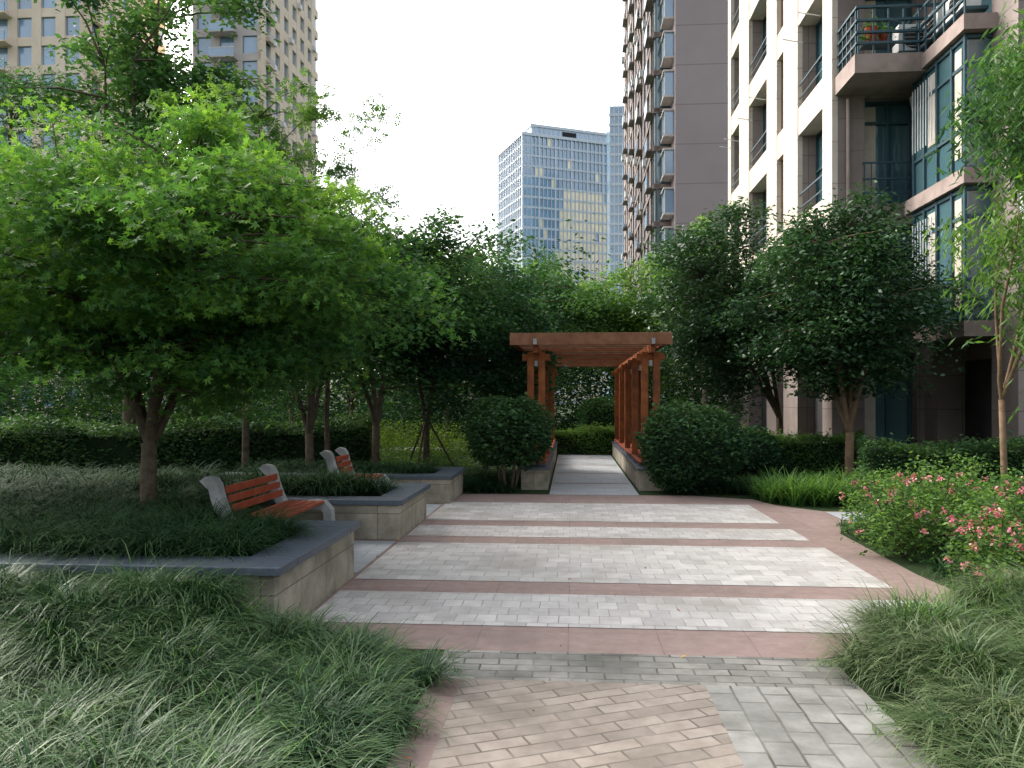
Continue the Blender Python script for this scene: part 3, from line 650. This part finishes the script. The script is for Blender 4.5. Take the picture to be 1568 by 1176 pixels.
# ------------------------------------------------------------ hedges and shrubs
hedge('clipped_hedge',(-12,12.2),(-2.9,16.1),1.2,1.12,1200,.075,'hedge',50,wob=.09)
hedge('clipped_hedge',(5.0,17.4),(7.4,16.6),.8,.82,1300,.07,'mid',52)
hedge('clipped_hedge',(5.9,13.2),(9.6,12.0),.9,.86,1500,.065,'hedge',53)
hedge('clipped_hedge',(.7,23.0),(3.3,22.9),.7,.72,1300,.07,'bright',54)
ball_shrub('round_shrub',(3.02,13.4,.82),(.84,.84,.74),8500,.085,'hedge',60)
ball_shrub('round_shrub',(-.06,13.7,1.05),(.72,.7,.6),7500,.085,'hedge',61)
ball_shrub('round_shrub',(2.75,24.2,1.0),(.65,.6,.7),3500,.09,'mid',62)
ball_shrub('round_shrub',(4.5,15.2,.55),(.7,.6,.5),3500,.08,'dark',63)

# ------------------------------------------------------------ grasses
rs=np.random.default_rng(70)
def cfmask(f): 
    return lambda x,y: f(x*CT-y*ST, x*ST+y*CT)
def moundL(u,v):
    base=.25*np.clip((v-3.7)/.9,0,1)*np.clip((-1.75-u)/.45,0,1)
    return base+.055*np.clip((-1.-u)/.3,0,1)*(1+np.sin(u*5.1+v*3)*np.sin(v*4.3-u*2))
def moundR(u,v): 
    return .06*np.clip((u-1.75)/.3,0,1)*(1+np.sin(u*4.7+v*3.1)*np.sin(v*4.9-u*2.3))+.06*np.clip((u-2.2)/.8,0,1)
def mound(name,u0,u1,v0,v1,f,ok):
    U_,V_=np.meshgrid(np.linspace(u0,u1,60),np.linspace(v0,v1,50)); Z=f(U_,V_)-.015
    Z=np.where(ok(U_,V_),Z,-.03)
    P=np.stack([U_*CT+V_*ST,V_*CT-U_*ST,Z],-1).reshape(-1,3)
    I=np.arange(50*60).reshape(50,60); F=np.stack([I[:-1,:-1],I[:-1,1:],I[1:,1:],I[1:,:-1]],-1).reshape(-1,4)
    mesh_np(name,P,F,M['soil'],smooth=True)
okL=lambda u,v:(u<-.9)&(v<4.97)
okR=lambda u,v:(u>1.7)&(v<4.95+(u-1.6)*.62)
mound('planting_bed_soil',-5.5,-.8,1.8,5.02,moundL,okL); mound('planting_bed_soil',1.6,5.5,1.8,7.2,moundR,okR)
x,y=sample(-4.8,0.2,2.0,5.6,48,cfmask(lambda u,v:(u<-.88+.08*np.sin(v*9))&(v<4.88)),rs)
v_=x*ST+y*CT; u_=x*CT-y*ST
hf=1+.12*np.sin(x*3.3+y*2.1)+.08*np.clip((v_-3.9)/.9,0,1)*np.clip((-1.6-u_)/.4,0,1)-.2*np.clip((u_+1.7)/.6,0,1)*np.clip((v_-4.2)/.5,0,1)
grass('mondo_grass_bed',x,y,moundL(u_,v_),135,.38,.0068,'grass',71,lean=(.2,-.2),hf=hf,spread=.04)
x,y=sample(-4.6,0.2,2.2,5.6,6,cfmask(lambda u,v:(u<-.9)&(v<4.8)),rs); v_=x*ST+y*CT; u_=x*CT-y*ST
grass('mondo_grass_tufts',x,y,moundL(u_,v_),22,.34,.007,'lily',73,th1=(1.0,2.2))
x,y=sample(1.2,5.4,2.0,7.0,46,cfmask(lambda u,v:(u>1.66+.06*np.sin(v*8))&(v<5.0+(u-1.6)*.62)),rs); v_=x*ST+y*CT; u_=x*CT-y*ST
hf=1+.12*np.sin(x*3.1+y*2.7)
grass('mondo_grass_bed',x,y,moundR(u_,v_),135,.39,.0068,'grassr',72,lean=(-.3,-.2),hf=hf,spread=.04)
x,y=sample(1.2,5.2,3.9,6.6,14,cfmask(lambda u,v:(u>2.0)&(v<5.0+(u-1.6)*.62)),rs); v_=x*ST+y*CT; u_=x*CT-y*ST
grass('mondo_grass_tufts',x,y,moundR(u_,v_),26,.38,.007,'lily',74,th1=(.8,2.0))
def cfgrass(name,u0,u1,v0,v1,dens,z0,nb,L,w,lm,seed,**k):
    n=int((u1-u0)*(v1-v0)*dens); u=rs.uniform(u0,u1,n); v=rs.uniform(v0,v1,n); return grass(name,u*CT+v*ST,v*CT-u*ST,z0,nb,L,w,lm,seed,**k)
cfgrass('planter_grass',-6.5,-2.36,5.36,6.66,46,.42,85,.48,.008,'grassd',80,lean=(.2,-.3),spread=.04)
cfgrass('planter_grass',-5.4,-2.4,9.15,10.15,42,.38,50,.56,.010,'grassd',81,lean=(.2,-.3),th0=(.05,.5))
cfgrass('planter_grass',-5.4,-2.3,12.2,13.1,42,.36,40,.42,.011,'grassd',82)
cfgrass('bed_grass',-9.,-3.45,7.0,8.7,44,.4,50,.42,.010,'grassd',83)
cfgrass('bed_grass',-9.,-5.45,8.7,11.5,30,.4,44,.42,.012,'grassd',88)
cfgrass('bed_grass',-1.75,-.95,13.3,15.5,70,0,28,.45,.009,'grassd',84)
cfgrass('bed_grass',1.78,4.2,13.3,14.6,55,0,32,.40,.010,'grassd',85)
cfgrass('bed_grass',-7,-1.2,13.5,15,30,0,28,.40,.012,'grassd',86)
cfgrass('bed_grass',3.3,6.0,6.2,10.2,26,0,30,.3,.009,'grass',89)
x,y=sample(3.8,6.2,11.6,13.2,38,lambda x,y:((x-5)/1.2)**2+((y-12.4)/.85)**2<1,rs)
grass('daylily_clump',x,y,0,26,.55,.018,'lily',87,th0=(.05,.5),th1=(.9,2.1))

# ------------------------------------------------------------ flowering shrubs
def flower_shrub(cs,seed,nf):
    rs=np.random.default_rng(seed); par=empty('rose_shrub'); b=MB(); Ps=[];Fs=[]
    for (cx,cy,cz,r) in cs:
        n=int(2600*r/.5); d=norm(rs.normal(0,1,(n,3))); rad=rs.uniform(.1,1,n)**.45*(1+.22*np.sin(d[:,0]*6)+.16*np.sin(d[:,1]*9)+rs.normal(0,.13,n))
        P=np.array([cx,cy,cz])+d*rad[:,None]*np.array([r,r,r*.8]); P[:,2]=np.maximum(P[:,2],.04); Ps.append(P)
        for i in range(14):
            dd=norm(rs.normal(0,1,(1,3)))[0]; dd[2]=abs(dd[2]); tip=np.array([cx+dd[0]*r*1.2,cy+dd[1]*r*1.2,cz+dd[2]*r*1.05])
            b.tube([(cx,cy,0),(cx+dd[0]*r*.5,cy+dd[1]*r*.5,cz*.7+dd[2]*.1),tuple(tip)],[.01,.008,.004],'bark',5,False)
            q=tip+rs.normal(0,.07,(50,3)); Ps.append(q)
        k=int(nf*r/.5); dd=norm(rs.normal(0,1,(k,3))+np.array([0,-.5,.5])); Q=np.array([cx,cy,cz])+dd*np.array([r,r,r*.85])*rs.uniform(1.0,1.25,(k,1))
        Fs.append(np.repeat(Q,18,axis=0)+rs.normal(0,.018,(k*18,3)))
    P=np.concatenate(Ps); leaves('foliage',P,.05,'oval',LM['bright'],rs,rs.uniform(-.1,.9,len(P)),par,flat=.8)
    Q=np.concatenate(Fs); leaves('flowers',Q,.028,'round',LM['pink'],rs,rs.uniform(0,1,len(Q)),par,flat=.3)
    b.obj('stems',par)
flower_shrub([(3.95,7.9,.3,.38),(4.5,8.3,.38,.46),(4.25,8.9,.36,.42),(5.0,7.6,.42,.44)],90,16)
flower_shrub([(4.2,6.75,.3,.38),(4.65,7.1,.4,.42),(4.2,6.3,.25,.3)],91,55)
flower_shrub([(5.3,9.3,.42,.45),(4.9,9.9,.32,.38)],92,14)
# litter
P=np.stack([rs.uniform(-1.5,3.,60),rs.uniform(3.4,12,60),np.full(60,.02)],1)
P[0]=(2.0,5.4,.03); P[1]=(2.02,5.42,.035)
leaves('fallen_leaves',P,.035,'oval',LM['ora'],rs,rs.uniform(0,1,60),flat=6,droop=0)
u=np.concatenate([rs.uniform(-.8,-.66,14),rs.uniform(1.45,1.6,12)]); v=rs.uniform(2.6,4.9,26)
grass('paving_weeds',u*CT+v*ST,v*CT-u*ST,.004,9,.05,.005,'lily',95,th0=(.2,.9),th1=(.8,1.8))
